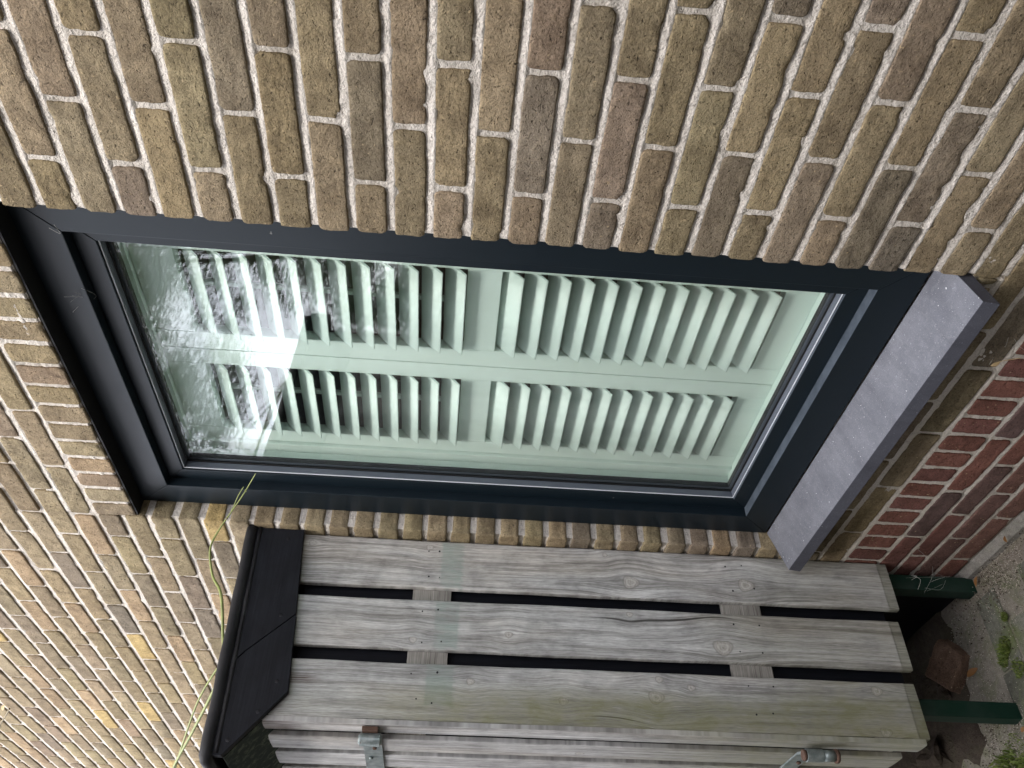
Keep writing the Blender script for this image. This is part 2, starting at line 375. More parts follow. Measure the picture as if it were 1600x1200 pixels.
def tube_mesh(pts, rad, n=8, cap=True):
    pts = [Vector(p) for p in pts]; vs, fs = [], []
    up = Vector((0.13, 0.31, 0.94))
    for i, p in enumerate(pts):
        t = (pts[min(i+1, len(pts)-1)] - pts[max(i-1, 0)]).normalized()
        a = t.cross(up)
        if a.length < 1e-4: a = t.cross(Vector((1, 0, 0)))
        a.normalize(); b = t.cross(a); r = rad[i] if isinstance(rad, (list, tuple)) else rad
        for j in range(n):
            th = 2*math.pi*j/n; vs.append(p + a*math.cos(th)*r + b*math.sin(th)*r)
    for i in range(len(pts)-1):
        for j in range(n):
            fs.append((i*n+j, i*n+(j+1) % n, (i+1)*n+(j+1) % n, (i+1)*n+j))
    if cap: fs += [tuple(range(n-1, -1, -1)), tuple(range((len(pts)-1)*n, len(pts)*n))]
    return vs, fs
def spline(pts, k=6):
    pts = [Vector(p) for p in pts]; out = []
    for i in range(len(pts)-1):
        p0, p1, p2, p3 = pts[max(i-1, 0)], pts[i], pts[i+1], pts[min(i+2, len(pts)-1)]
        for j in range(k):
            t = j/k
            out.append(0.5*((2*p1)+(p2-p0)*t+(2*p0-5*p1+4*p2-p3)*t*t+(3*p1-p0-3*p2+p3)*t**3))
    return out+[pts[-1]]
def tube(name, pts, rad, mat, parent=None, n=8, smooth=True):
    v, f = tube_mesh(pts, rad, n); return obj(name, v, f, mat, parent, smooth)

# ------------------------------------------------------------------ bricks
def brick_geo(sx, sy, sz, step, seed, rad=2.6, amp=1.0):
    """hand-moulded brick, mm, centred; front is -Y"""
    rng = random.Random(seed); off = Vector((seed*3.17, seed*1.7, seed*0.9))
    nx, ny, nz = (max(4, round(s/step)+2) for s in (sx, sy, sz)); ny = min(ny, 6)
    idx, vs, fs = {}, [], []
    def gx_(i, n, s_):                          # even grid with one tight loop next to each arris
        if i == 0 or i == n: return i/n-0.5
        e = (rad*1.05)/s_
        return e+(i-1)/max(1, n-2)*(1-2*e)-0.5 if n > 2 else 0.0
    def vid(i, j, k):
        key = (i, j, k)
        if key not in idx:
            idx[key] = len(vs); vs.append((gx_(i, nx, sx), gx_(j, ny, sy), gx_(k, nz, sz)))
        return idx[key]
    for i in range(nx):
        for k in range(nz):
            fs.append((vid(i,0,k), vid(i+1,0,k), vid(i+1,0,k+1), vid(i,0,k+1)))
        for j in range(ny):
            fs.append((vid(i,j,0), vid(i,j+1,0), vid(i+1,j+1,0), vid(i+1,j,0)))
            fs.append((vid(i,j,nz), vid(i+1,j,nz), vid(i+1,j+1,nz), vid(i,j+1,nz)))
    for j in range(ny):
        for k in range(nz):
            fs.append((vid(0,j,k), vid(0,j,k+1), vid(0,j+1,k+1), vid(0,j+1,k)))
            fs.append((vid(nx,j,k), vid(nx,j+1,k), vid(nx,j+1,k+1), vid(nx,j,k+1)))
    out = []
    h = Vector((sx/2, sy/2, sz/2)); taper = rng.uniform(-1.2, 1.2); bow = rng.uniform(-1.0, 1.0)
    cornr = {(a, b): rng.uniform(0, 3.5) for a in (-1, 1) for b in (-1, 1)}
    for (a, b, c) in vs:
        p = Vector((a*sx, b*sy, c*sz))
        # pull edge loops near the rim so that the rounding shows
        q = Vector([max(-(h[i]-rad), min(h[i]-rad, p[i])) for i in range(3)])
        d = p-q
        if d.length > 1e-6:
            p = q + d.normalized()*rad
            nrm = d.normalized()
        else: nrm = Vector((0, -1, 0))
        n1 = noise.noise(p*0.018+off); n2 = noise.noise(p*0.07+off*1.3); n3 = noise.noise(p*0.17+off*0.7)
        e = (n1*1.3+n2*0.8+n3*0.6)*amp
        p = p + nrm*e
        # uneven top and bottom arrises
        p.z += (1 if c > 0 else -1)*abs(c)*2*amp*(noise.noise(Vector((p.x*0.022, seed*2.3, 5 if c > 0 else 9)))*0.95) + taper*a + bow*(1-4*a*a)*0.8
        if abs(a) > 0.47: p.x += (1 if a > 0 else -1)*amp*noise.noise(Vector((p.z*0.07, seed*1.9, 3)))*1.6
        # knocked corners
        ca = max(0.0, (abs(p.x)-(h.x-9))/9.0); cc = max(0.0, (abs(p.z)-(h.z-9))/9.0)
        if ca > 0 and cc > 0:
            kk = cornr[(1 if p.x > 0 else -1, 1 if p.z > 0 else -1)]*min(1, ca)*min(1, cc)
            p.x -= (1 if p.x > 0 else -1)*kk; p.z -= (1 if p.z > 0 else -1)*kk
        # occasional chip on the front arris
        ch = noise.noise(Vector((p.x*0.035, p.z*0.05, seed*4.1+7)))
        if b < -0.45 and abs(c) > 0.44 and ch > 0.30:
            p.y += (ch-0.30)*9; p.z -= (1 if c > 0 else -1)*(ch-0.30)*4
        out.append(p/1000.0)
    return out, fs
VAR = {}
def brick_mesh(sx, sy, sz, fine=True):
    key = (round(sx/4)*4, sy, round(sz/2)*2, fine)
    if key not in VAR:
        nv = 18 if abs(sx-210) < 6 and fine else (9 if fine else 3)
        L = []
        for i in range(nv):
            if fine: v, f = brick_geo(sx, sy, sz, 6.5, 11+i+len(VAR)*31)
            else: v, f = brick_geo(sx, sy, sz, 27.0, 11+i+len(VAR)*31)
            L.append((mesh_from('brick', v, f, M_BRICK, True) if fine else (np.array([tuple(q) for q in v]), f)))
        VAR[key] = L
    return random.choice(VAR[key])

def tan_colour():
    r = random.random()
    if r < 0.48: c = (0.236, 0.192, 0.120)
    elif r < 0.80: c = (0.250, 0.206, 0.124)
    elif r < 0.925: c = (0.212, 0.175, 0.122)
    elif r < 0.965: c = (0.185, 0.156, 0.114)
    else: c = (0.240, 0.188, 0.130)
    k = random.uniform(0.94, 1.22)
    return (c[0]*k*random.uniform(.97, 1.03), c[1]*k*.99, c[2]*k*random.uniform(.95, 1.08), 1)
def tan_left():
    r = random.random()
    if r < 0.045: c = (0.43, 0.325, 0.15)
    elif r < 0.14: c = (0.36, 0.27, 0.17)
    else: return tuple(v*1.08 for v in tan_colour()[:3])+(1,)
    k = random.uniform(0.85, 1.1); return (c[0]*k, c[1]*k, c[2]*k, 1)
def red_colour(dark=False):
    c = random.choice([(0.185, 0.085, 0.066), (0.20, 0.092, 0.072), (0.17, 0.080, 0.068)])
    if dark: c = random.choice([(0.140, 0.088, 0.078), (0.155, 0.090, 0.078), (0.128, 0.084, 0.078), (0.165, 0.090, 0.072)])
    k = random.uniform(0.85, 1.15); return (c[0]*k, c[1]*k, c[2]*k, 1)

W_L = -1018.0                                 # left edge of the opening; right edge is x = 0
house = empty('brick_house', P(-500, 0, -2240), 'house wall of yellow-brown bricks with a red brick plinth round a dark framed window', 'house')
wall = boxes('wall', [(4, 2600, 6.5, 290, -2300, 3200), (-9000, W_L-4, 6.5, 290, -2300, 3200),
                      (W_L-4, 4, 6.5, 290, 103, 3200), (W_L-4, 4, 6.5, 62, -2300, -1664), (W_L-4, 4, 62, 290, -2300, -1632)], M_MORTAR, house)

J_up = [0, 72, 139.5] + [206+66.7*i for i in range(45)]
joints = sorted(set(J_up), reverse=True) + [-66.07*k for k in range(1, 26)] + [-1715, -1772, -1843]
rows = []
for i in range(len(joints)-1): rows.append((joints[i+1], joints[i]))
i0 = [i for i, r in enumerate(rows) if abs(r[1]) < 1e-6][0]     # course just under the datum
SPEC = []            # (name, x0, x1, z0, z1, depth, colour)
for i, (zb, zt) in enumerate(rows):
    par = (i-i0) % 2                        # 0: right starts short, left starts long
    zm = (zb+zt)/2; z0, z1 = zb+7.0, zt-7.0
    if zm < -1652:                          # courses running under the sill
        off = {-1683: -20, -1743: -133, -1807: -243}[min((-1683, -1743, -1807), key=lambda q: abs(q-zm))]
        x = off + 222*12
        while x > -5200:
            a, b = x-222+5, x-5
            zz = z1 if not (zm > -1700 and b > W_L-90 and a < 90) else -1672
            if zz == z1 or (a > W_L and b < 0): SPEC.append(('brick', a, b, z0, zz, 100, tan_colour() if random.random() > .25 else tuple(v*.8 for v in tan_colour()[:3])+(1,)))
            else:                           # beside the sill ends: split the brick at the opening
                if a < W_L < b: SPEC.append(('brick', a, W_L, z0, z1, 100, tan_colour())); SPEC.append(('brick', W_L+1, b, z0, -1672, 100, tan_colour()))
                elif a < 0 < b: SPEC.append(('brick', a, -1, z0, -1672, 100, tan_colour())); SPEC.append(('brick', 0, b, z0, z1, 100, tan_colour()))
                else: SPEC.append(('brick', a, b, z0, z1, 100, tan_colour()))
            x -= 222
        continue
    # right of the opening (and the corner itself)
    if zm < 206:
        x = 0.0
        first = 105 if par == 0 else 215
        e = first
        a0 = 0.0
        while a0 < 2300:
            SPEC.append(('brick', a0+random.uniform(-1.5, 1.5), e-5, z0, z1, 100, tan_colour())); a0 = e+5; e += 220
        start = W_L
        f = -1242 if par == 0 else -1131
        b0 = W_L; e = f
        while b0 > -6500:
            SPEC.append(('brick', e+5, b0+random.uniform(-1.5, 1.5), z0, z1, 100, tan_left())); b0 = e-5; e -= 220.5
    else:
        f = (-1242 if par == 0 else -1131) + 220.5*15
        while f > -6500:
            SPEC.append(('brick', f-220.5+5, f-5, z0, z1, 100, tan_left())); f -= 220.5
# brick-on-edge lintel
x = -1022.0
while x < -30:
    c = tan_left() if random.random() > .3 else (0.27, 0.205, 0.14, 1)
    SPEC.append(('lintel_brick', x+6.5, x+60.5, 100.5+random.uniform(-2, 1.5), 200, 100, c)); x += 67.0
# red plinth: a row on edge, then four stretcher courses
x = -19-66*-24
while x > -5200:
    SPEC.append(('red_brick', x-60+4, x-4, -1944, -1849, 100, red_colour())); x -= 65.5
for off, (zb, zt) in zip((-19, -122, -18, -128), ((-2013, -1950), (-2075, -2013), (-2137, -2075), (-2203, -2137))):
    x = off+222*11
    while x > -5200:
        SPEC.append(('red_brick', x-222+5.5, x-5.5, zb+6, zt-6, 100, red_colour(random.random() < (0.45 if zt > -2050 else .8)))); x -= 222.5

def seen(x0, x1, z0, z1):
    best = 0
    cs = [pix(P(a, 0, b)) for a in (x0, x1) for b in (z0, z1)]
    if any(c is None for c in cs): return 0
    xs = [c[0] for c in cs]; ys = [c[1] for c in cs]
    if max(xs) < -5 or min(xs) > 1605 or max(ys) < -5 or min(ys) > 1205: return 0
    return (max(xs)-min(xs))*(max(ys)-min(ys))
def hidden(x0, x1, z0, z1):                  # behind the cupboard for the photograph's camera and its neighbourhood
    return x1 < -1160 and x0 > -1900 and z1 < -230 and z0 > -1900
cand = {}
for s in SPEC:
    a = seen(*s[1:5])
    if hidden(*s[1:5]): a = 0
    cand.setdefault(s[0], []).append((a, s))
far = []
for nm, L in cand.items():
    L.sort(key=lambda q: -q[0])
    for i, (a, s) in enumerate(L):
        if a > 0 and i < 300:
            _, x0, x1, z0, z1, dp, c = s
            me = brick_mesh(x1-x0, dp, z1-z0)
            kk = VAR[(round((x1-x0)/4)*4, dp, round((z1-z0)/2)*2, True)]
            o = place(nm, me, P((x0+x1)/2, dp/2+random.uniform(-1.4, 1.2), (z0+z1)/2), wall,
                      Euler((random.uniform(-.004, .004), random.uniform(-.006, .006), random.uniform(-.006, .006))))
            o.color = c
        else: far.append(s)
V, F, CC, n0 = [], [], [], 0
for s in far:
    _, x0, x1, z0, z1, dp, c = s
    v, f = brick_mesh(x1-x0, dp, z1-z0, False)
    ctr = np.array(P((x0+x1)/2, dp/2+random.uniform(-1.4, 1.2), (z0+z1)/2))
    V.append(v+ctr); F += [tuple(q+n0 for q in t) for t in f]; CC.append(np.tile(np.array(c), (len(v), 1))); n0 += len(v)
V = np.concatenate(V); CC = np.concatenate(CC)
o = obj('brickwork', [Vector(q) for q in V], F, M_BRICKS, wall, True)
o.data.attributes.new('bcol', 'FLOAT_COLOR', 'POINT').data.foreach_set('color', CC.astype(np.float32).ravel()); o['kind'] = 'stuff'

prism('plinth', [(-16, -2290), (-16, -2222), (4, -2206), (30, -2206), (30, -2290)], -5200, 2600, M_PLINTH, wall, 3.0)

def relief(seed, shape, cell):                # smooth random field
    rg = np.random.RandomState(seed); h, w = shape; gh, gw = int(h/cell)+3, int(w/cell)+3
    g_ = rg.rand(gh, gw); y = np.arange(h)/cell; x = np.arange(w)/cell
    y0 = y.astype(int); x0_ = x.astype(int); fy = (y-y0)[:, None]; fx = (x-x0_)[None, :]
    fy = fy*fy*(3-2*fy); fx = fx*fx*(3-2*fx)
    return (g_[y0][:, x0_]*(1-fy)*(1-fx)+g_[y0+1][:, x0_]*fy*(1-fx)+g_[y0][:, x0_+1]*(1-fy)*fx+g_[y0+1][:, x0_+1]*fy*fx)
ALLJ = np.array(sorted(joints+[-1950, -2013, -2075, -2137, -2203]))
def mortar_sheet(xa, xb, za, zb_, step, seed, base=2.9, name='mortar_face'):
    nx, nz = int((xb-xa)/step), int((zb_-za)/3.0)
    X_, Z_ = np.meshgrid(np.linspace(xa, xb, nx+1), np.linspace(za, zb_, nz+1))
    sh = X_.shape
    Y_ = base + 2.0*(relief(seed, sh, 45/4)-.5) + 1.5*(relief(seed+1, sh, 14/4)-.5) + 1.3*(relief(seed+2, sh, 1.01)-.5)
    zz = Z_[:, 0]; nj = ALLJ[np.abs(zz[:, None]-ALLJ[None, :]).argmin(1)]       # weathered pointing: deeper under the upper brick
    t_ = (zz-nj)/6.0; t_ = np.where(np.abs(t_) > 1.25, 0.35, np.clip(t_, -1, 1))
    Y_ += t_[:, None]*np.clip(1.35+1.6*(relief(seed+5, sh, 60/4)-.5), 0, 4)
    Y_[0, :] = 9; Y_[-1, :] = 9; Y_[:, 0] = 9; Y_[:, -1] = 9
    co = np.stack([X_/1000, Y_/1000, Z_/1000+GZ], -1).reshape(-1, 3)
    i = np.arange(nz)[:, None]*(nx+1)+np.arange(nx)[None, :]; q = np.stack([i, i+1, i+nx+2, i+nx+1], -1).reshape(-1, 4)
    me = bpy.data.meshes.new(name); me.vertices.add(len(co)); me.loops.add(q.size); me.polygons.add(len(q))
    me.vertices.foreach_set('co', co.astype(np.float32).ravel()); me.loops.foreach_set('vertex_index', q.astype(np.int32).ravel())
    me.polygons.foreach_set('loop_start', np.arange(0, q.size, 4, dtype=np.int32)); me.polygons.foreach_set('loop_total', np.full(len(q), 4, np.int32))
    me.polygons.foreach_set('use_smooth', np.ones(len(q), bool)); me.update(calc_edges=True); me.validate(); me.materials.append(M_MORTAR)
    return place(name, me, (0, 0, 0), wall)
mortar_sheet(2, 700, -1850, 260, 5.0, 40)
mortar_sheet(-3500, W_L-2, -420, 1500, 6.0, 50, 3.4)
mortar_sheet(W_L-2, 2, 104, 300, 5.0, 60)
mortar_sheet(-1300, 2, -2200, -1690, 5.0, 70)
# ------------------------------------------------------------------ window
X0, X1, ZT, ZB = -1017.0, -9.0, 100.5, -1614.0       # outer frame
x0, x1, zt, zb = -937.0, -92.0, 16.0, -1533.0        # its inner edge
def mitred(name, o4, i4, ya, yb, mat, parent, bev=1.2):
    (ox0, ox1, ozt, ozb), (ix0, ix1, izt, izb) = o4, i4
    g = 0.25
    Q = [[(ox0, ozt), (ox1, ozt), (ix1, izt), (ix0, izt)], [(ox1, ozb), (ox0, ozb), (ix0, izb), (ix1, izb)],
         [(ox0, ozb), (ox0, ozt), (ix0, izt), (ix0, izb)], [(ox1, ozt), (ox1, ozb), (ix1, izb), (ix1, izt)]]
    r = []
    for q in Q:
        c = (sum(a for a, b in q)/4, sum(b for a, b in q)/4)
        sh = []
        for (a, b) in q:
            if abs(q[0][0]-q[1][0]) > abs(q[0][1]-q[1][1]): sh.append((a+(g if a < c[0] else -g), b))
            else: sh.append((a, b+(g if b < c[1] else -g)))
        r.append(prism(name, sh, ya, yb, mat, parent, bev, 'y'))
    return r
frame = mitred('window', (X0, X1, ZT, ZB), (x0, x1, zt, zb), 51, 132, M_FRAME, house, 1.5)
window = frame[0]
for f in frame[1:]:
    f.name = 'frame_member'; f.parent = window; f.location = ORG[f]-ORG[window]
s_in = (-897.0, -132.0, -26.0, -1491.0)
for f in mitred('sash_member', (x0+.3, x1-.3, zt-.3, zb+.3), s_in, 77, 128, M_FRAME, window, 1.5): pass
b_in = (-893.0, -136.0, -30.0, -1486.5)
mitred('glazing_bead', (s_in[0]+.2, s_in[1]-.2, s_in[2]-.2, s_in[3]+.2), b_in, 84, 101, M_BEAD, window, 1.6)
mitred('bead_glint_strip', (s_in[0]+1.2, s_in[1]-1.2, s_in[2]-1.2, s_in[3]+1.2), (s_in[0]+3.0, s_in[1]-3.0, s_in[2]-3.0, s_in[3]+3.0), 81.6, 83.8, M_GLINT, window, 0.3)  # pale strip stands in for the highlight along the bead edge
mitred('gasket', (s_in[0]+.2, s_in[1]-.2, s_in[2]-.2, s_in[3]+.2), (-890.0, -139.0, -33.0, -1483.5), 101.3, 104, M_RUBBER, window, 0.5)
gx = (s_in[0]+.5, s_in[1]-.5, s_in[2]-.5, s_in[3]+.5)
box('glass_pane', gx[0], gx[1], 104.3, 108.3, gx[3], gx[2], M_GLASS, window)
mitred('spacer_bar', (gx[0]+.5, gx[1]-.5, gx[2]-.5, gx[3]+.5), (-886.0, -143.0, -37.0, -1479.5), 108.8, 122.6, M_BEAD, window, 0.4)
mitred('seal', (-886.3, -142.7, -36.7, -1479.8), (-883.0, -146.0, -40.0, -1476.5), 109.5, 122.3, M_RUBBER, window, 0.3)
box('glass_pane', gx[0], gx[1], 123.0, 127.0, gx[3], gx[2], M_GLASS, window)
# inner lining that carries the shutters
mitred('window_lining', (W_L-2, 2, 101, -1630), (-897, -130, -22, -1486), 132.5, 152, M_SHUT, house, 1.0)
mitred('shutter_frame', (W_L-2, 2, 101, -1630), (-865.5, -164.5, -33.5, -1489.5), 152.5, 194, M_SHUT, house, 1.5)
box('lintel_plate', W_L+1, -18, 5, 50, 95.5, 99.0, M_PLATE, house)
# stone sill
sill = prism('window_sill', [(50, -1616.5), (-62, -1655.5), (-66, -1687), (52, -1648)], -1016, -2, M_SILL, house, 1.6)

# ------------------------------------------------------------------ shutters
def louver_mesh(L):
    vs, fs = [], []; n = 18
    prof = []
    for j in range(n):
        t = 2*math.pi*j/n; ct, st = math.cos(t), math.sin(t); prof.append((33.0*ct, (1 if st > 0 else -1)*(1.3+1.5*(1-ct*ct)) if abs(st) > 1e-3 else 0.0))
    for xx in (-L/2, L/2):
        for (a, b) in prof: vs.append(Vector((xx, a, b))/1000)
    for j in range(n): fs.append((j, (j+1) % n, (j+1) % n + n, j+n))
    fs += [tuple(range(n-1, -1, -1)), tuple(range(n, 2*n))]
    me = mesh_from('louver', vs, fs, M_SHUT)
    for p in me.polygons: p.use_smooth = len(p.vertices) == 4
    return me
def shutter(xa, xb, sl_, sr_, label):
    t = empty('window_shutter', P((xa+xb)/2, 176, -1488), label, 'shutter', 'louvred shutters behind the window glass')
    box('stile', xa, xa+sl_, 162, 190, -1488, -36, M_SHUT, t, 1.5)
    box('stile', xb-sr_, xb, 162, 190, -1488, -36, M_SHUT, t, 1.5)
    a, b = xa+sl_+.4, xb-sr_-.4
    box('top_rail', a, b, 162.4, 189.6, -125, -36, M_SHUT, t, 1.0)
    box('middle_rail', a, b, 162.4, 189.6, -806, -733, M_SHUT, t, 1.0)
    box('bottom_rail', a, b, 162.4, 189.6, -1488, -1418, M_SHUT, t, 1.0)
    me = louver_mesh(b-a-1.6)
    for grp, z0_, pitch in ((0, -180.5, 50.05), (1, -851.5, 50.25)):
        for i in range(12):
            place('louver', me, P((a+b)/2, 166.8, z0_-pitch*i+23.0), t, Euler((math.radians(45.5)+random.uniform(-.012, .012), 0, 0)))
    for za, zb_ in ((-150, -712), (-815, -1392)):
        box('tilt_rod', (a+b)/2-6, (a+b)/2+6, 195, 204, zb_, za, M_SHUT, t, 1.0)
    return t
shutter(-863.5, -517.0, 47, 50, 'pale green louvred shutter seen whole behind the window, next to the slatted cupboard side')
shutter(-514.0, -167.0, 54, 46, 'pale green louvred shutter partly cut off by the thick brick wall edge')

# ------------------------------------------------------------------ the room behind the window
boxes('room_wall', [(-4200, 1800, 3600, 3700, -2300, 700), (-4300, -4200, 292, 3700, -2300, 700), (1800, 1900, 292, 3700, -2300, 700),
                    (-4300, 1900, 292, 3700, 600, 700)], M_ROOM, house)
box('room_floor', -4300, 1900, 292, 3700, -2400, -2300.5, M_FLOOR, house)
cb = empty('wooden_cabinet', P(-2500, 1500, -2300), 'dark brown wooden cabinet standing in the room behind the louvres', 'cabinet')
box('carcass', -2900, -1930, 1330, 1700, -2300, -250, M_CAB, cb, 3)
for i in range(6):
    box('drawer_front', -2880, -1950, 1312, 1329, -2200+i*310, -1905+i*310, M_CAB, cb, 3)

# ------------------------------------------------------------------ slatted cupboard
cup = empty('slatted_cupboard', P(-1500, -240, -2240), 'weathered grey slatted wooden cupboard with black roof and green legs against the brick wall', 'cupboard')
def board(name, u0, u1, z0, z1, face, thick, axis, knots, seed, parent, green=(), algae=None, rot=None, endband=0.0, step=3.6, ztop_fn=None):
    """weathered board standing upright; axis 'x': face looks +X at x=face, u is Y; axis 'y': face looks -Y at y=face, u is X"""
    nu = max(6, int((u1-u0)/step)); nz = max(20, int((z1-z0)/6.0))
    us = np.linspace(u0, u1, nu+1); zs = np.linspace(z0, z1, nz+1)
    U, Z = np.meshgrid(us, zs); rng = np.random.RandomState(seed)
    # wavy sawn edges, cupped face
    edge = 0.9*np.sin(Z*0.006+seed)+0.5*np.sin(Z*0.021+seed*2)
    tt = (U-u0)/(u1-u0); U2 = U + edge*(np.abs(tt-.5)*2)**3*np.sign(tt-.5)
    dep = 1.2*(2*tt-1)**2 - 0.4*np.sin(Z*0.004+seed)
    rim = np.minimum(np.minimum(U-u0, u1-U), 6.0); dep = dep + 1.8*(1-np.clip(rim/4.0, 0, 1))**2
    GU = U-u0 + 3.0*np.sin(Z*0.0031+seed*1.3)+1.6*np.sin(Z*0.0093+seed); K = np.full_like(U, 9.0)
    for (ku, kz, r) in knots:
        r = r*1.3
        du, dz = U-ku, Z-kz
        s = np.exp(-(dz/(4.2*r))**2)
        GU = GU - du*s*np.exp(-np.abs(du)/(2.6*r))*0.85
        K = np.minimum(K, np.sqrt((du/r)**2+(dz/(1.25*r))**2)*(1+0.12*np.sin(3*np.arctan2(dz, du)+seed)))
    G = np.zeros_like(U)
    for (a, b, c, d) in green:
        G = np.maximum(G, np.clip(np.minimum(np.minimum(U-a, b-U), np.minimum(Z-c, d-Z))/5.0+0.4*np.sin(U*.31+Z*.17), 0, 1))
    A = np.zeros_like(U) if algae is None else algae(U, Z)
    R = np.zeros_like(U) if rot is None else rot(U, Z)
    E = ((Z-z0) < endband).astype(float)
    dep = dep + 1.2*E
    n = U.size
    if axis == 'x': fr = [P(face-d, u, z) for u, d, z in zip(U2.ravel(), dep.ravel(), Z.ravel())]; bk = lambda u, z: P(face-thick, u, z)
    else: fr = [P(u, face+d, z) for u, d, z in zip(U2.ravel(), dep.ravel(), Z.ravel())]; bk = lambda u, z: P(u, face+thick, z)
    W_ = nu+1; fs = []
    flip = (axis == 'y')
    for i in range(nz):
        for j in range(nu):
            q = (i*W_+j, i*W_+j+1, (i+1)*W_+j+1, (i+1)*W_+j)
            fs.append(q)
    # rim down to the back
    loop = [j for j in range(W_)] + [i*W_+nu for i in range(1, nz+1)] + [nz*W_+j for j in range(nu-1, -1, -1)] + [i*W_ for i in range(nz-1, 0, -1)]
    bi = {}
    vs = list(fr)
    for l in loop:
        bi[l] = len(vs); vs.append(bk(U2.ravel()[l], Z.ravel()[l]))
    for a, b in zip(loop, loop[1:]+loop[:1]): fs.append((b, a, bi[a], bi[b]))
    fs.append(tuple(bi[l] for l in reversed(loop)))
    o = obj(name, vs, fs, M_WOOD, parent)
    m = len(vs)
    def ext(arr): return np.concatenate([arr.ravel(), arr.ravel()[loop]]).astype(np.float32)
    gv = np.stack([ext(GU)/1000.0, ext(Z)/1000.0, np.full(m, seed*0.37)], 1).astype(np.float32)
    at = o.data.attributes.new('grain', 'FLOAT_VECTOR', 'POINT'); at.data.foreach_set('vector', gv.ravel())
    for nm, arr in (('knot', K), ('green_paint', G), ('algae', A), ('rot', R), ('end_band', E)):
        o.data.attributes.new(nm, 'FLOAT', 'POINT').data.foreach_set('value', ext(arr))
    bm = bmesh.new(); bm.from_mesh(o.data); bmesh.ops.recalc_face_normals(bm, faces=bm.faces[:]); bm.to_mesh(o.data); bm.free()
    return o
def nail(parent, p, d, r=2.6, mat=None):
    p = Vector(p); d = Vector(d).normalized()
    a = d.orthogonal().normalized(); b = d.cross(a); vs = []
    for rr, hh in ((r, -.002), (r, .0006), (r*.55, .0010)):
        for j in range(8): vs.append(p + (a*math.cos(j*math.pi/4)+b*math.sin(j*math.pi/4))*rr/1000 + d*hh)
    fs = [(i*8+j, i*8+(j+1) % 8, (i+1)*8+(j+1) % 8, (i+1)*8+j) for i in range(2) for j in range(8)] + [tuple(range(16, 24))]
    return obj('nail', vs, fs, mat or M_SCREW, parent)

al1 = lambda U, Z: np.clip((-1480-Z)/500, 0, .28)
al2 = lambda U, Z: np.clip((-1350-Z)/600, 0, .35)
al3 = lambda U, Z: np.clip(np.clip((-380-U)/60, 0, 1)*np.clip((-420-Z)/500, 0.2, 1)*1.35 + np.clip((-1500-Z)/350, 0, .55), 0, 1)
rot3 = lambda U, Z: np.clip((Z+452)/45, 0, 1)*np.clip(1.3-np.abs(U+393)/15, 0, 1)
B1 = board('side_board', -142, -3, -1965, -210, -1060, 18, 'x',
           [(-23, -677, 7), (-99, -1224, 15), (-92, -1544, 15), (-20, -1159, 5), (-28, -362, 7)], 3, cup, [(-142, -3, -772, -708)], al1, None, 30)
B2 = board('side_board', -309, -177, -1950, -210, -1060, 18, 'x',
           [(-286, -653, 7), (-262, -895, 7), (-192, -1214, 6), (-272, -1452, 17)], 8, cup, [(-309, -177, -768, -702)], al2, None, 30)
B3 = board('side_board', -482, -345, -1939, -210, -1060, 18, 'x',
           [(-407, -1261, 13), (-425, -1030, 8), (-386, -802, 7), (-369, -1834, 10), (-471, -1829, 10), (-380, -1353, 7), (-362, -1274, 7)], 15, cup,
           [(-450, -345, -764, -690)], al3, rot3, 30)
for b, ys in ((B1, (-38, -105)), (B2, (-205, -285)), (B3, (-372, -440))):
    for y in ys:
        for z in (-668, -715, -1500, -1556):
            nail(b, P(-1060.2, y+random.uniform(-9, 9), z+random.uniform(-14, 14)), (1, 0, 0), random.uniform(1.6, 2.8))
for zt_, zb_ in ((-642, -743), (-1474, -1580)):
    box('batten', -1097, -1079.5, -478, -8, zb_, zt_, M_BATTEN, cup, 1.5)
box('back_or_shade_panel', -1110, -1098, -474, 2, -1938, -225, M_BACK, cup, 1)
# front: upright boards with gaps, rails behind
fb = []
for i, (xa, xb, zb_) in enumerate(((-1119, -1061.5, -1926), (-1262, -1166, -1912), (-1396, -1297, -1910), (-1530, -1431, -1910), (-1664, -1565, -1910), (-1798, -1699, -1910), (-1932, -1833, -1910))):
    fb.append(board('front_board', xa, xb, zb_, -300, -497, 14, 'y', [(-xa*0+xa+40, -900-190*i, 8)] if i else [], 21+i, cup, (),
                    (lambda U, Z: np.clip((-1150-Z)/500, 0, .8)), (lambda U, Z: np.clip((Z+420)/60, 0, .8)) if i == 0 else None, 0))
for zt_, zb_ in ((-600, -700), (-1800, -1890)):
    box('batten', -1940, -1066, -482, -466, zb_, zt_, M_BATTEN, cup, 1.5)
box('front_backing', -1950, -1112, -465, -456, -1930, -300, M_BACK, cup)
box('far_side', -1960, -1942, -480, -2, -1940, -230, M_BACK, cup, 1)
box('floor_panel', -1941, -1111, -455, 0, -1935, -1912, M_BACK, cup)
box('back_or_shade_panel', -1955, -1118, -25, -20, -2241, -1940, M_BACK, cup)  # black sheet added as the shade on the wall below the cupboard
# legs
for (ya, yb) in ((-57, -12), (-410, -368)):
    for (xa, xb) in ((-1147, -1101), (-1935, -1890)):
        box('leg', xa, xb, ya, yb, -2243, -1936, M_GREEN, cup, 3.0, 2)
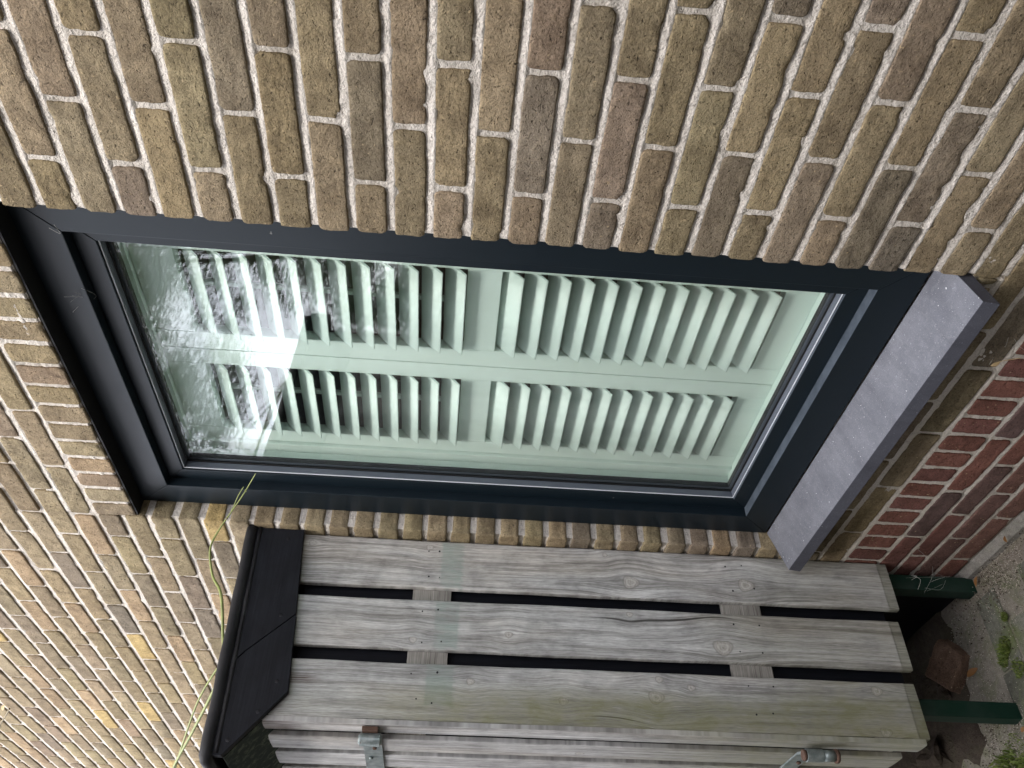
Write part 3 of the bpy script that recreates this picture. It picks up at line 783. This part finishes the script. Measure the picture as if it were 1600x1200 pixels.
# fascia in two scarfed pieces, with screws
fas = prism('fascia_board', [(-0.5, -206), (-0.5, -336.5), (-240, -356), (-336, -256), (-380, -219), (-380, -214)], -1059.5, -1041, M_BLACKWOOD, cup, 1.5)
fas2 = prism('fascia_board', [(-382, -219.5), (-337.4, -257), (-241.4, -357), (-433, -372), (-581, -251), (-581, -222)], -1059.5, -1041, M_BLACKWOOD, cup, 1.5)
for y, z, pr in ((-245, -320, fas2), (-410, -342, fas2), (-482, -312, fas2), (-547, -258, fas2), (-30, -300, fas)):
    s = nail(pr, P(-1041.2, y, z), (1, 0, 0), 5.0); s.name = 'screw'
dx, dz = -148, 121; L = math.hypot(dx, dz); nx_, nz_ = 121/L*-1, -148/L
obj('soffit_board', [P(X, y+ox, z+oz) for X in (-1062, -2000) for (y, z) in ((-437, -370), (-579, -253)) for ox, oz in ((0, 0), (14*.634, 14*.773))],
    [(0, 2, 3, 1), (4, 5, 7, 6), (0, 1, 5, 4), (2, 6, 7, 3), (0, 4, 6, 2), (1, 3, 7, 5)], M_MOSSY, cup)
# roof skin: slab with a rounded, slightly wavy upstand along the edges
def roof_edge():
    ring = []
    N_ = 10
    pts = []
    for i in range(26):
        t = i/25; y = 2-t*583; pts.append(P(-1046+1.2*math.sin(t*14), y, -200-17*t+1.0*math.sin(t*22)))
    return pts
pe = roof_edge(); corner = P(-1052, -588, -219)
pf = [P(-1060-i*40, -590+1.5*math.sin(i), -220+0.8*math.sin(i*1.7)) for i in range(24)]
roof = obj('roof_skin', [P(-1050, 3, -190), P(-2010, 3, -190), P(-2010, -588, -208), P(-1050, -588, -208), P(-1050, 3, -204), P(-2010, 3, -204), P(-2010, -588, -222), P(-1050, -588, -222)],
           [(3, 2, 1, 0), (4, 5, 6, 7), (0, 1, 5, 4), (1, 2, 6, 5), (2, 3, 7, 6), (3, 0, 4, 7)], M_EPDM, cup)
tube('roof_edge', pe+[corner]+pf, [0.0155]*len(pe)+[0.0145]+[0.0135]*len(pf), M_EPDM, roof, 12)
v, f = tube_mesh([P(-1043, 1, -222)] + [P(-1043+0.8*math.sin(i*1.7), -i*24, -221-0.72*i) for i in range(1, 25)], 0.006, 8)
obj('roof_flap', v, f, M_EPDM, roof, True)
# hinges
def cyl(name, c, r, h0, h1, mat, parent, axis='z', n=20):
    vs, fs = [], []
    for h in (h0, h1):
        for j in range(n):
            a = 2*math.pi*j/n
            vs.append(P(c[0]+r*math.cos(a), c[1]+r*math.sin(a), h) if axis == 'z' else P(c[0]+r*math.cos(a), h, c[1]+r*math.sin(a)))
    fs = [(j, (j+1) % n, (j+1) % n+n, j+n) for j in range(n)] + [tuple(range(n-1, -1, -1)), tuple(range(n, 2*n))]
    o = obj(name, vs, fs, mat, parent)
    bm = bmesh.new(); bm.from_mesh(o.data); bmesh.ops.recalc_face_normals(bm, faces=bm.faces[:]); bmesh.ops.bevel(bm, geom=[e for e in bm.edges if len(e.link_faces) == 2 and any(len(ff.verts) > 4 for ff in e.link_faces)], offset=0.0012, segments=2, affect='EDGES')
    bm.to_mesh(o.data); bm.free()
    for p in o.data.polygons: p.use_smooth = len(p.vertices) == 4
    return o
def strap(z0, z1, barrel_z, name='hinge'):
    # strap bent round the pin, seen from above: ring of (x, y)
    cx, cy, ro, ri = -1094, -520, 15.5, 11
    outer = [(cx+ro*math.cos(t), cy+ro*math.sin(t)) for t in [math.radians(a) for a in range(160, -205, -20)]]
    inner = [(cx+ri*math.cos(t), cy+ri*math.sin(t)) for t in [math.radians(a) for a in range(-200, 165, 20)]]
    h = prism(name, outer + [(-1128, -508), (-1150, -503), (-1600, -503), (-1600, -498.5), (-1140, -498.5), (-1118, -504)] + inner, z0, z1, M_STEEL, cup, 0.6, 'z')
    cyl('pin', (cx, cy), 10.4, barrel_z[0], barrel_z[1], M_STEEL, h)
    for k, xx in enumerate((-1205, -1290, -1400, -1520)):
        z = (z0+z1)/2 + (7 if k % 2 else -5)
        cyl('bolt', (xx, z), 6.0, -509, -502.5, M_RUST if k == 0 else M_STEEL, h, 'y', 6)
    return h
h1 = strap(-596, -549, (-600, -545))
box('hinge_plate', -1092, -1064, -508, -498.5, -590, -553, M_RUST, h1, 1)
h2 = strap(-1668, -1627, (-1704, -1624))
cyl('collar', (-1094, -520), 16.5, -1708, -1699, M_RUST, h2); cyl('collar', (-1094, -520), 13, -1627, -1619, M_RUST, h2)
cyl('sleeve', (-1094, -520), 13.5, -1699, -1668.5, M_STEEL, h2)

# ------------------------------------------------------------------ ground
g = obj('ground', [(-60, -60, 0), (60, -60, 0), (60, 60, 0), (-60, 60, 0)], [(0, 1, 2, 3)], M_SOIL); g['kind'] = 'structure'
pav = obj('pavement', [Vector((a, b, 0.004)) for a, b in ((-6, -5), (4, -5), (4, -0.075), (-6, -0.075))], [(0, 1, 2, 3)], M_SAND); pav['kind'] = 'structure'
PM = {}
def paver_mesh(i):
    if i not in PM:
        v, f = brick_geo(95, 204, 56, 16, 400+i, 4.0, 0.9)
        PM[i] = mesh_from('paver', v, f, M_PAVER, True)
    return PM[i]
pv, pf_, pn = [], [], 0
for c in range(-42, 20):
    xc = -1015-52.5-105*c*-1
    r = 0; y = -78 - (105 if c % 2 else 0)
    if c % 2: rows_ = [(-78-51, True)]
    else: rows_ = []
    yy = y
    while yy > -4600:
        ctr = P(xc+random.uniform(-1.5, 1.5), yy-105, -2240+11-28+random.uniform(-1.5, 1.5)); q = pix(ctr)
        if xc < -1170 and yy > -430 and xc > -1950: yy -= 211; continue      # bare earth under the cupboard
        if q and -60 < q[0] < 1680 and -60 < q[1] < 1280:
            place('paver', paver_mesh(random.randrange(8)), ctr, pav, Euler((random.uniform(-.01, .01), random.uniform(-.01, .01), random.uniform(-.008, .008))))
        elif yy > -3200:
            bx = box_v(xc-49, xc+49, yy-208, yy-2, -2290, -2236+random.uniform(-2, 2)); pv += bx; pf_ += [tuple(i+pn for i in f) for f in BOXF]; pn += 8
        yy -= 211
o = obj('paver_field', pv, pf_, M_PAVER, pav); o['kind'] = 'stuff'

# ------------------------------------------------------------------ small things
def rnd_rock(name, c, size, mat, seed, sub=2, amp=0.25, label=None, cat=None):
    bm = bmesh.new(); bmesh.ops.create_icosphere(bm, subdivisions=sub, radius=1.0)
    for v in bm.verts:
        d = v.co.normalized(); e = 1+amp*noise.noise(d*1.6+Vector((seed, 0, 0)))+amp*.5*noise.noise(d*4+Vector((0, seed, 0)))
        q = Vector([max(-.72, min(.72, t)) for t in d])
        v.co = Vector((q.x*size[0], q.y*size[1], q.z*size[2]))*e*1.25/2
    me = bpy.data.meshes.new(name); bm.to_mesh(me); bm.free(); me.materials.append(mat)
    o = place(name, me, c); 
    if label: tag(o, label, cat)
    return o
M_RUB = brick_mat('rubble_brick')
v_, f_ = brick_geo(118, 98, 58, 7.0, 977, 5.0, 3.2)
bb = place('broken_brick', mesh_from('broken_brick', v_, f_, M_RUB, True), P(-1300, -195, -2214), None, Euler((0.25, 0.22, 0.75)))
tag(bb, 'broken brown brick lying on the earth under the cupboard', 'brick'); bb.color = (0.15, 0.098, 0.068, 1)
M_SHADESOIL = ground_mat('shade_dark_earth', (0.035, 0.028, 0.022), (0.075, 0.06, 0.046), 0.1, 0.9)
ec = rnd_rock('earth_clod', P(-1405, -232, -2222), (0.12, 0.10, 0.06), M_SHADESOIL, 9, 3, 0.6, 'dark crumbly clod of earth beside the broken brick', 'soil')
ec2 = rnd_rock('bark_piece', P(-1560, -385, -2222), (0.16, 0.10, 0.05), M_SHADESOIL, 21, 3, 0.7, 'rotten dark bark piece below the front corner of the cupboard', 'bark')
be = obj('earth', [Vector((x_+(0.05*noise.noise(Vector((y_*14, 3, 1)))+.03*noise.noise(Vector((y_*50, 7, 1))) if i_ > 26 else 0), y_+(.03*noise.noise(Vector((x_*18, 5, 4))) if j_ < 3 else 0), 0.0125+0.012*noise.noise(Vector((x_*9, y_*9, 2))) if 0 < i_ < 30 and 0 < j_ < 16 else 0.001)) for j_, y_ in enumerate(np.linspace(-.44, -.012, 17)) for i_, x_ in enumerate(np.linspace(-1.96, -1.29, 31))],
         [(j_*31+i_, j_*31+i_+1, (j_+1)*31+i_+1, (j_+1)*31+i_) for j_ in range(16) for i_ in range(30)], M_SHADESOIL, None, True); be['kind'] = 'structure'  # soil patch darkened: the cupboard's shade is put into its colour
def leaf(name, c, size, rot, mat, label, stem=None):
    vs, fs = [], []; n = 7
    for i in range(n):
        t = i/(n-1); w = 0.42*math.sin(math.pi*min(1, t*1.02))**0.8+0.01
        for s_, zz in ((-1, .14), (0, 0), (1, .14)):
            vs.append(Vector(((t-.5), s_*w*.5, zz*w+0.10*math.sin(t*3)))*size)
    for i in range(n-1):
        for j in range(2): fs.append((i*3+j, i*3+j+1, (i+1)*3+j+1, (i+1)*3+j))
    o = place(name, mesh_from(name, vs, fs, mat, True), c, None, Euler(rot)); tag(o, label, 'leaf')
    if stem:
        v, f = tube_mesh(spline(stem), 0.0007, 6); obj('stem', v, f, M_PALE, o, True)
    return o
leaf('dry_leaf', P(-208, -14, -1812), 0.020, (1.2, 0.9, 0.2), M_PALE, 'small curled pale leaf hanging by its stem on tan brick below the sill', [P(-208, -10, -1806), P(-200, -7, -1797), P(-190, -6, -1788), P(-170, -6, -1772)])
leaf('dry_leaf', P(-863, -22, -2203), 0.024, (0.1, 0.2, 1.8), M_DRY, 'orange dry leaf lying on the ledge of the grey plinth')
leaf('dry_leaf', P(-1232, -238, -2228), 0.042, (0.3, 0.5, 0.4), M_DRY, 'rusty orange leaf leaning against the broken brick')
leaf('dry_leaf', P(-1072, -38, -2229), 0.030, (0.1, 0.1, 1.0), M_DRY, 'orange dry leaf on sand by the foot of the rear green leg')
leaf('dry_leaf', P(-1112, -432, -2228), 0.024, (0.2, 0.1, 0.3), M_DRY, 'small red-brown leaf at the foot of the front green leg')

vp = [(-847, 44, -227), (-951, 34, -176), (-1014, -30, -122), (-1038, -75, -106), (-1054, -140, -125), (-1039, -200, -163), (-1068, -300, -186), (-1085, -350, -196), (-1131, -400, -178), (-1359, -430, -89), (-1680, -450, 33), (-2050, -470, 150)]
v2 = [(-1085, -350, -196), (-1128, -370, -167), (-1242, -395, -115), (-1449, -420, -46), (-1718, -440, 37), (-2080, -460, 140)]
vine = empty('vine', P(-1700, -450, -200), 'thin green vine shoot trailing over the black roof edge towards the window', 'vine')
sp = spline([P(*q) for q in vp], 8)
tube('stem', sp, [0.0012+0.0026*min(1, i/40) for i in range(len(sp))], M_VINE, vine, 8)
sp2 = spline([P(*q) for q in v2], 8)
tube('side_shoot', sp2, 0.0026, M_VINE, vine, 8)
tube('side_shoot', spline([P(-975, 8, -152), P(-962, 18, -160), P(-935, 30, -172), P(-904, 38, -189)], 5), 0.0011, M_VINE, vine, 6)
tube('bud', spline([P(-1128, -370, -170), P(-1148, -368, -186), P(-1140, -364, -203), P(-1100, -358, -214)], 5), [0.0015+0.0016*math.sin(i/15*3) for i in range(16)], M_PALE, vine, 6)
for i in range(6, len(sp), 7):
    r = 0.0050
    o = rnd_rock('node', sp[i], (r*1.3, r*1.3, r*1.3), M_TWIG if i % 2 else M_VINE, i, 1, .3); o.parent = vine; o.location = ORG[o]-ORG[vine]
sg = empty('vine_sprig', P(-2560, -80, 1000), 'short vine tip with a pale bud in front of the far bricks', 'vine')
tube('stem', spline([P(-2700, -85, 1050), P(-2533, -80, 980), P(-2431, -80, 923), P(-2335, -80, 872)], 6), 0.0030, M_TWIG, sg, 8)
lf = leaf('bud', P(-2318, -82, 886), 0.034, (1.2, .4, .5), M_PALE, ''); del lf['category']; lf.parent = sg; lf.location = ORG[lf]-ORG[sg]

# cobwebs: loose strands
def strands(name, anchors, n, seed, label, rad=0.0003):
    rng = random.Random(seed); vs, fs = [], []
    for i in range(n):
        a, b = rng.choice(anchors), rng.choice(anchors)
        a = Vector(a)+Vector([rng.gauss(0, .012) for _ in range(3)]); b = Vector(b)+Vector([rng.gauss(0, .012) for _ in range(3)])
        m = (a+b)/2+Vector((rng.gauss(0, .012), rng.gauss(0, .012), -abs(rng.gauss(0, .02))))
        v, f = tube_mesh(spline([a, m, b], 6), rad*rng.uniform(.5, 1.2), 4); n0 = len(vs); vs += v; fs += [tuple(q+n0 for q in t) for t in f]
    o = obj(name, vs, fs, M_WEB); tag(o, label, 'cobweb'); return o
strands('cobweb', [P(-1098, -27, -2044), P(-1098, -65, -2080), P(-1094, -8, -2165), P(-1094, -45, -2195), P(-1085, -2, -2110), P(-1110, -60, -2130)], 8, 4, 'loose white cobweb threads strung round the rear green leg')
strands('cobweb', [P(-930, -3, -2005), P(-955, -3, -1990), P(-985, -3, -2060), P(-905, -3, -1905)], 4, 9, 'fine cobweb threads on the red bricks near the rear leg')
strands('cobweb', [P(-205, -4, -1800), P(-160, -8, -1770), P(-150, -6, -1830)], 4, 11, 'few cobweb threads round the curled pale leaf')
strands('cobweb', [P(-300, 49, 60), P(-330, 49, 20), P(-250, 49, 40), P(-90, 49, 20), P(-60, 45, 60)], 5, 13, 'stray cobweb hairs on the upper corner of the dark window frame')

def scatter(name, n, area, size, mat, seed, blade=False, label=None, cat=None, z=-2228):
    rng = random.Random(seed); vs, fs = [], []
    for i in range(n):
        ax = rng.choice(area)
        cx, cy, r = ax; a = rng.uniform(0, 6.283); d = r*math.sqrt(rng.random())
        p = P(cx+d*math.cos(a), cy+d*math.sin(a), z+rng.uniform(-2, 2)); s_ = size*rng.uniform(.4, 1.3)/1000; n0 = len(vs)
        if blade:
            t = rng.uniform(0, 6.283); u = Vector((math.cos(t), math.sin(t), 0)); h = Vector((rng.gauss(0, .5), rng.gauss(0, .5), 1)).normalized()*s_*2.2
            vs += [p-u*s_*.4, p+u*s_*.4, p+u*s_*.3+h*.6, p+h]; fs.append((n0, n0+1, n0+2, n0+3))
        else:
            R_ = Euler((rng.uniform(0, 6), rng.uniform(0, 6), rng.uniform(0, 6))).to_matrix()
            for q in ((1, 0, 0), (-.7, .6, 0), (-.5, -.7, .1), (0, 0, .9), (.1, .1, -.6)): vs.append(p+R_ @ Vector(q)*s_)
            fs += [(n0, n0+1, n0+3), (n0+1, n0+2, n0+3), (n0+2, n0, n0+3), (n0+1, n0, n0+4), (n0+2, n0+1, n0+4), (n0, n0+2, n0+4)]
    o = obj(name, vs, fs, mat); o['kind'] = 'stuff'
    if label: tag(o, label, cat)
    return o
scatter('moss', 3600, [(-1055, -230, 22), (-1085, -260, 20), (-1165, -470, 45), (-1215, -500, 50), (-1120, -520, 40), (-1290, -520, 40), (-1040, -300, 25), (-1015, -170, 12), (-1180, -540, 40)], 3.2, M_MOSS, 3, True, 'patches of bright green moss growing in the paving joints', 'moss')
M_CRUMB = flat_mat('earth_crumb', (0.055, 0.038, 0.026), 0.95)
scatter('earth_crumbs', 900, [(-1090, -30, 90), (-1010, -70, 60), (-1200, -440, 80), (-1330, -430, 110), (-1180, -120, 90), (-1000, -150, 120), (-880, -60, 70), (-1400, -230, 60), (-1300, -470, 90)], 2.6, M_CRUMB, 5, False, 'dark crumbs of earth and plant litter strewn on the paving', 'litter')
M_GRIT = flat_mat('pale_grit', (0.42, 0.38, 0.32), 0.9)
scatter('grass', 620, [(-1205, -500, 40), (-1260, -505, 45), (-1150, -520, 40), (-1060, -245, 14)], 9.0, M_MOSS, 31, True, 'tufts of fresh green grass between the paving and the front leg', 'grass')
scatter('grit', 2600, [(-1090, -230, 220), (-950, -40, 90), (-1180, -440, 110)], 1.6, M_GRIT, 6, False, 'pale sand grains scattered over the paving', 'grit')

# ------------------------------------------------------------------ added light blockers (fence, gate, house), and what the window mirrors: garden, building and trees behind the photographer
wing = empty('flat_roofed_building', Vector((-7.5, -3.0, 0)), 'dark flat-roofed building across the garden mirrored in the window glass', 'building')
A_, B_ = Vector((-5.400, -4.897, 0)), Vector((-4.640, -1.44, 0)); ud = (B_-A_).normalized(); nd = Vector((-ud.y, ud.x, 0))
def wbox(name, s0, s1, d0, d1, z0, z1, mat, parent):
    q = [A_+ud*s0+nd*d0, A_+ud*s1+nd*d0, A_+ud*s1+nd*d1, A_+ud*s0+nd*d1]
    return obj(name, [v+Vector((0, 0, z0)) for v in q]+[v+Vector((0, 0, z1)) for v in q], BOXF, mat, parent)
LW = (B_-A_).length
wbox('wall', .12, LW, .12, 4.2, -.05, 2.93, M_DARKB, wing)
wbox('roof', 0, LW+.1, 0, 4.3, 2.94, 3.14, M_FASCIA, wing)
fe = empty('blocker_fence', Vector((0, -3.4, 0)), 'dark wooden board fence added to block low sky behind the photographer', 'fence')  # added fence, keeps low sky off the lower wall
for i in range(26): box('fence_board', -4500+i*125, -4500+i*125+118, -3400, -3380, -2235, -330+random.uniform(-8, 8), M_FENCE, fe)
for i in range(2): box('fence_post', -4540+i*2000, -4450+i*2000, -3490, -3402, -2240, -300, M_FENCE, fe)
gt = empty('blocker_gate', P(2600, -1600, -2240), 'unseen board gate added to block low light from the passage side', 'gate')  # unseen gate, added to darken the lower boards
for i in range(25): box('blocker_board', 2600, 2622, -3280+i*130, -3280+i*130+122, -2200, -180, M_FENCE, gt)
box('blocker_rail', 2624, 2660, -3280, -30, -700, -600, M_FENCE, gt); box('blocker_rail', 2624, 2660, -3280, -30, -1900, -1800, M_FENCE, gt)
nh = empty('blocker_house', P(2500, -3400, -2240), 'unseen tall dark brick house added across the passage to block sun and sky', 'house')  # unseen house, added and sized to shade the lower wall
box('wall', -1900, 6500, -7600, -3300, -2290, 3900, M_DARKB, nh)
box('roof', -2000, 6650, -7800, -3200, 3902, 4060, M_FASCIA, nh)
def tree(loc, top, clumps, extra, per, seed, label, leafs):
    rng = random.Random(seed); loc = Vector(loc); t = empty('tree', loc, label, 'tree', 'trees across the garden')
    cs = [(Vector(c[:3])+Vector((rng.gauss(0, .12), rng.gauss(0, .12), rng.gauss(0, .08)))*q, c[3]*(1.12-.3*q)) for c in clumps for q in (0, 1)]
    for k in range(extra):                       # the rest of the crown, above what the pane mirrors
        a = rng.uniform(0, 6.283); d = rng.uniform(0, 1.7); cs.append((top+Vector((d*math.cos(a), d*math.sin(a), rng.uniform(-.5, 1.1))), rng.uniform(.3, .5)))
    tr = tube('trunk', spline([loc, loc.lerp(top, .33)+Vector((.1, .05, 0)), loc.lerp(top, .66)+Vector((-.08, .05, 0)), top], 5), [0.085*(1-.8*i/15) for i in range(16)], M_BARK, t, 10)
    for c, r in cs[2*len(clumps)::3]:
        st = loc.lerp(top, rng.uniform(.5, .9)); tube('branch', spline([st, (st+c)/2+Vector((0, 0, .15)), c], 4), [0.014*(1-.8*j/8) for j in range(9)], M_BARK, tr, 6)
    vs, fs = [], []
    for c, r in cs:
        twig = Vector((rng.gauss(0, 1), rng.gauss(0, 1), rng.gauss(0, .3))).normalized()
        for i in range(int(per*(r/.35)**2)):
            w_ = 0.40 if i % 6 else 0.95             # a dense heart with loose outer leaves
            p = c+Vector((rng.gauss(0, r*w_), rng.gauss(0, r*w_), rng.gauss(0, r*w_*.75)))+twig*rng.gauss(0, r*.38)
            a = Vector((rng.gauss(0, 1), rng.gauss(0, 1), rng.gauss(0, .6)-.4)).normalized(); b = a.orthogonal().normalized(); b = Matrix.Rotation(rng.uniform(0, 6.28), 3, a) @ b
            s_ = leafs*rng.uniform(.5, 1.2); n0 = len(vs)
            vs += [p-a*s_*.5, p+b*s_*.24, p+a*s_*.5, p-b*s_*.24]; fs.append((n0, n0+1, n0+2, n0+3))
    obj('crown', vs, fs, M_LEAF, t)
tree((-5.7, -7.0, 0), Vector((-6.3, -6.4, 6.2)), [(-5.44, -5.74, 5.31, 0.4), (-5.97, -5.95, 5.43, 0.4), (-6.1, -5.61, 5.19, 0.38), (-6.17, -6.02, 5.21, 0.3), (-6.27, -5.87, 5.53, 0.4), (-5.47, -5.56, 4.82, 0.35), (-6.34, -4.92, 4.69, 0.35), (-7.67, -5.46, 4.99, 0.4), (-7.26, -4.76, 4.56, 0.38), (-6.9, -5.03, 4.39, 0.35), (-8.1, -5.57, 4.55, 0.33), (-7.22, -5.31, 4.19, 0.25), (-7.51, -5.53, 5.18, 0.35), (-7.58, -4.86, 4.82, 0.3), (-7.9, -5.02, 4.56, 0.28), (-6.57, -5.16, 4.19, 0.3), (-6.97, -5.7, 4.63, 0.25), (-6.49, -6.39, 4.99, 0.3), (-6.1, -6.12, 4.54, 0.33), (-6.64, -6.1, 4.8, 0.25), (-6.54, -6.16, 4.32, 0.25), (-5.7, -5.71, 3.75, 0.25), (-6.91, -6.02, 4.51, 0.2), (-6.11, -6.36, 4.13, 0.3), (-6.18, -5.84, 3.73, 0.2), (-6.11, -5.02, 4.99, 0.3), (-7.44, -5.57, 5.38, 0.38), (-7.33, -4.97, 5.11, 0.4), (-7.97, -4.95, 5.13, 0.25)], 34, 760, 5, 'tall loose-leaved tree rising over the flat-roofed building, mirrored in the glass', 0.042)
tree((-6.9, -7.0, 0), Vector((-6.8, -6.9, 2.9)), [(-6.93, -7.06, 3.52, 0.35), (-7.09, -7.42, 3.23, 0.35), (-6.75, -6.61, 2.95, 0.35), (-6.81, -7.41, 2.91, 0.3), (-6.76, -6.75, 2.48, 0.4), (-7.03, -7.59, 2.34, 0.35), (-7.39, -7.23, 2.18, 0.4), (-6.17, -6.48, 1.92, 0.4), (-6.41, -6.4, 1.74, 0.4), (-6.72, -6.24, 3.05, 0.35), (-7.59, -7.2, 2.87, 0.4), (-6.99, -6.57, 2.43, 0.4), (-7.29, -6.78, 2.1, 0.4), (-6.32, -6.59, 3.64, 0.3), (-6.5, -6.93, 3.47, 0.3), (-6.92, -6.55, 1.82, 0.4)], 0, 1250, 12, 'low bushy tree beyond the corner of the flat-roofed building', 0.042)
print('objects', len(bpy.data.objects), 'brick parts', sum(o.name.split('.')[0] == 'brick' for o in bpy.data.objects))
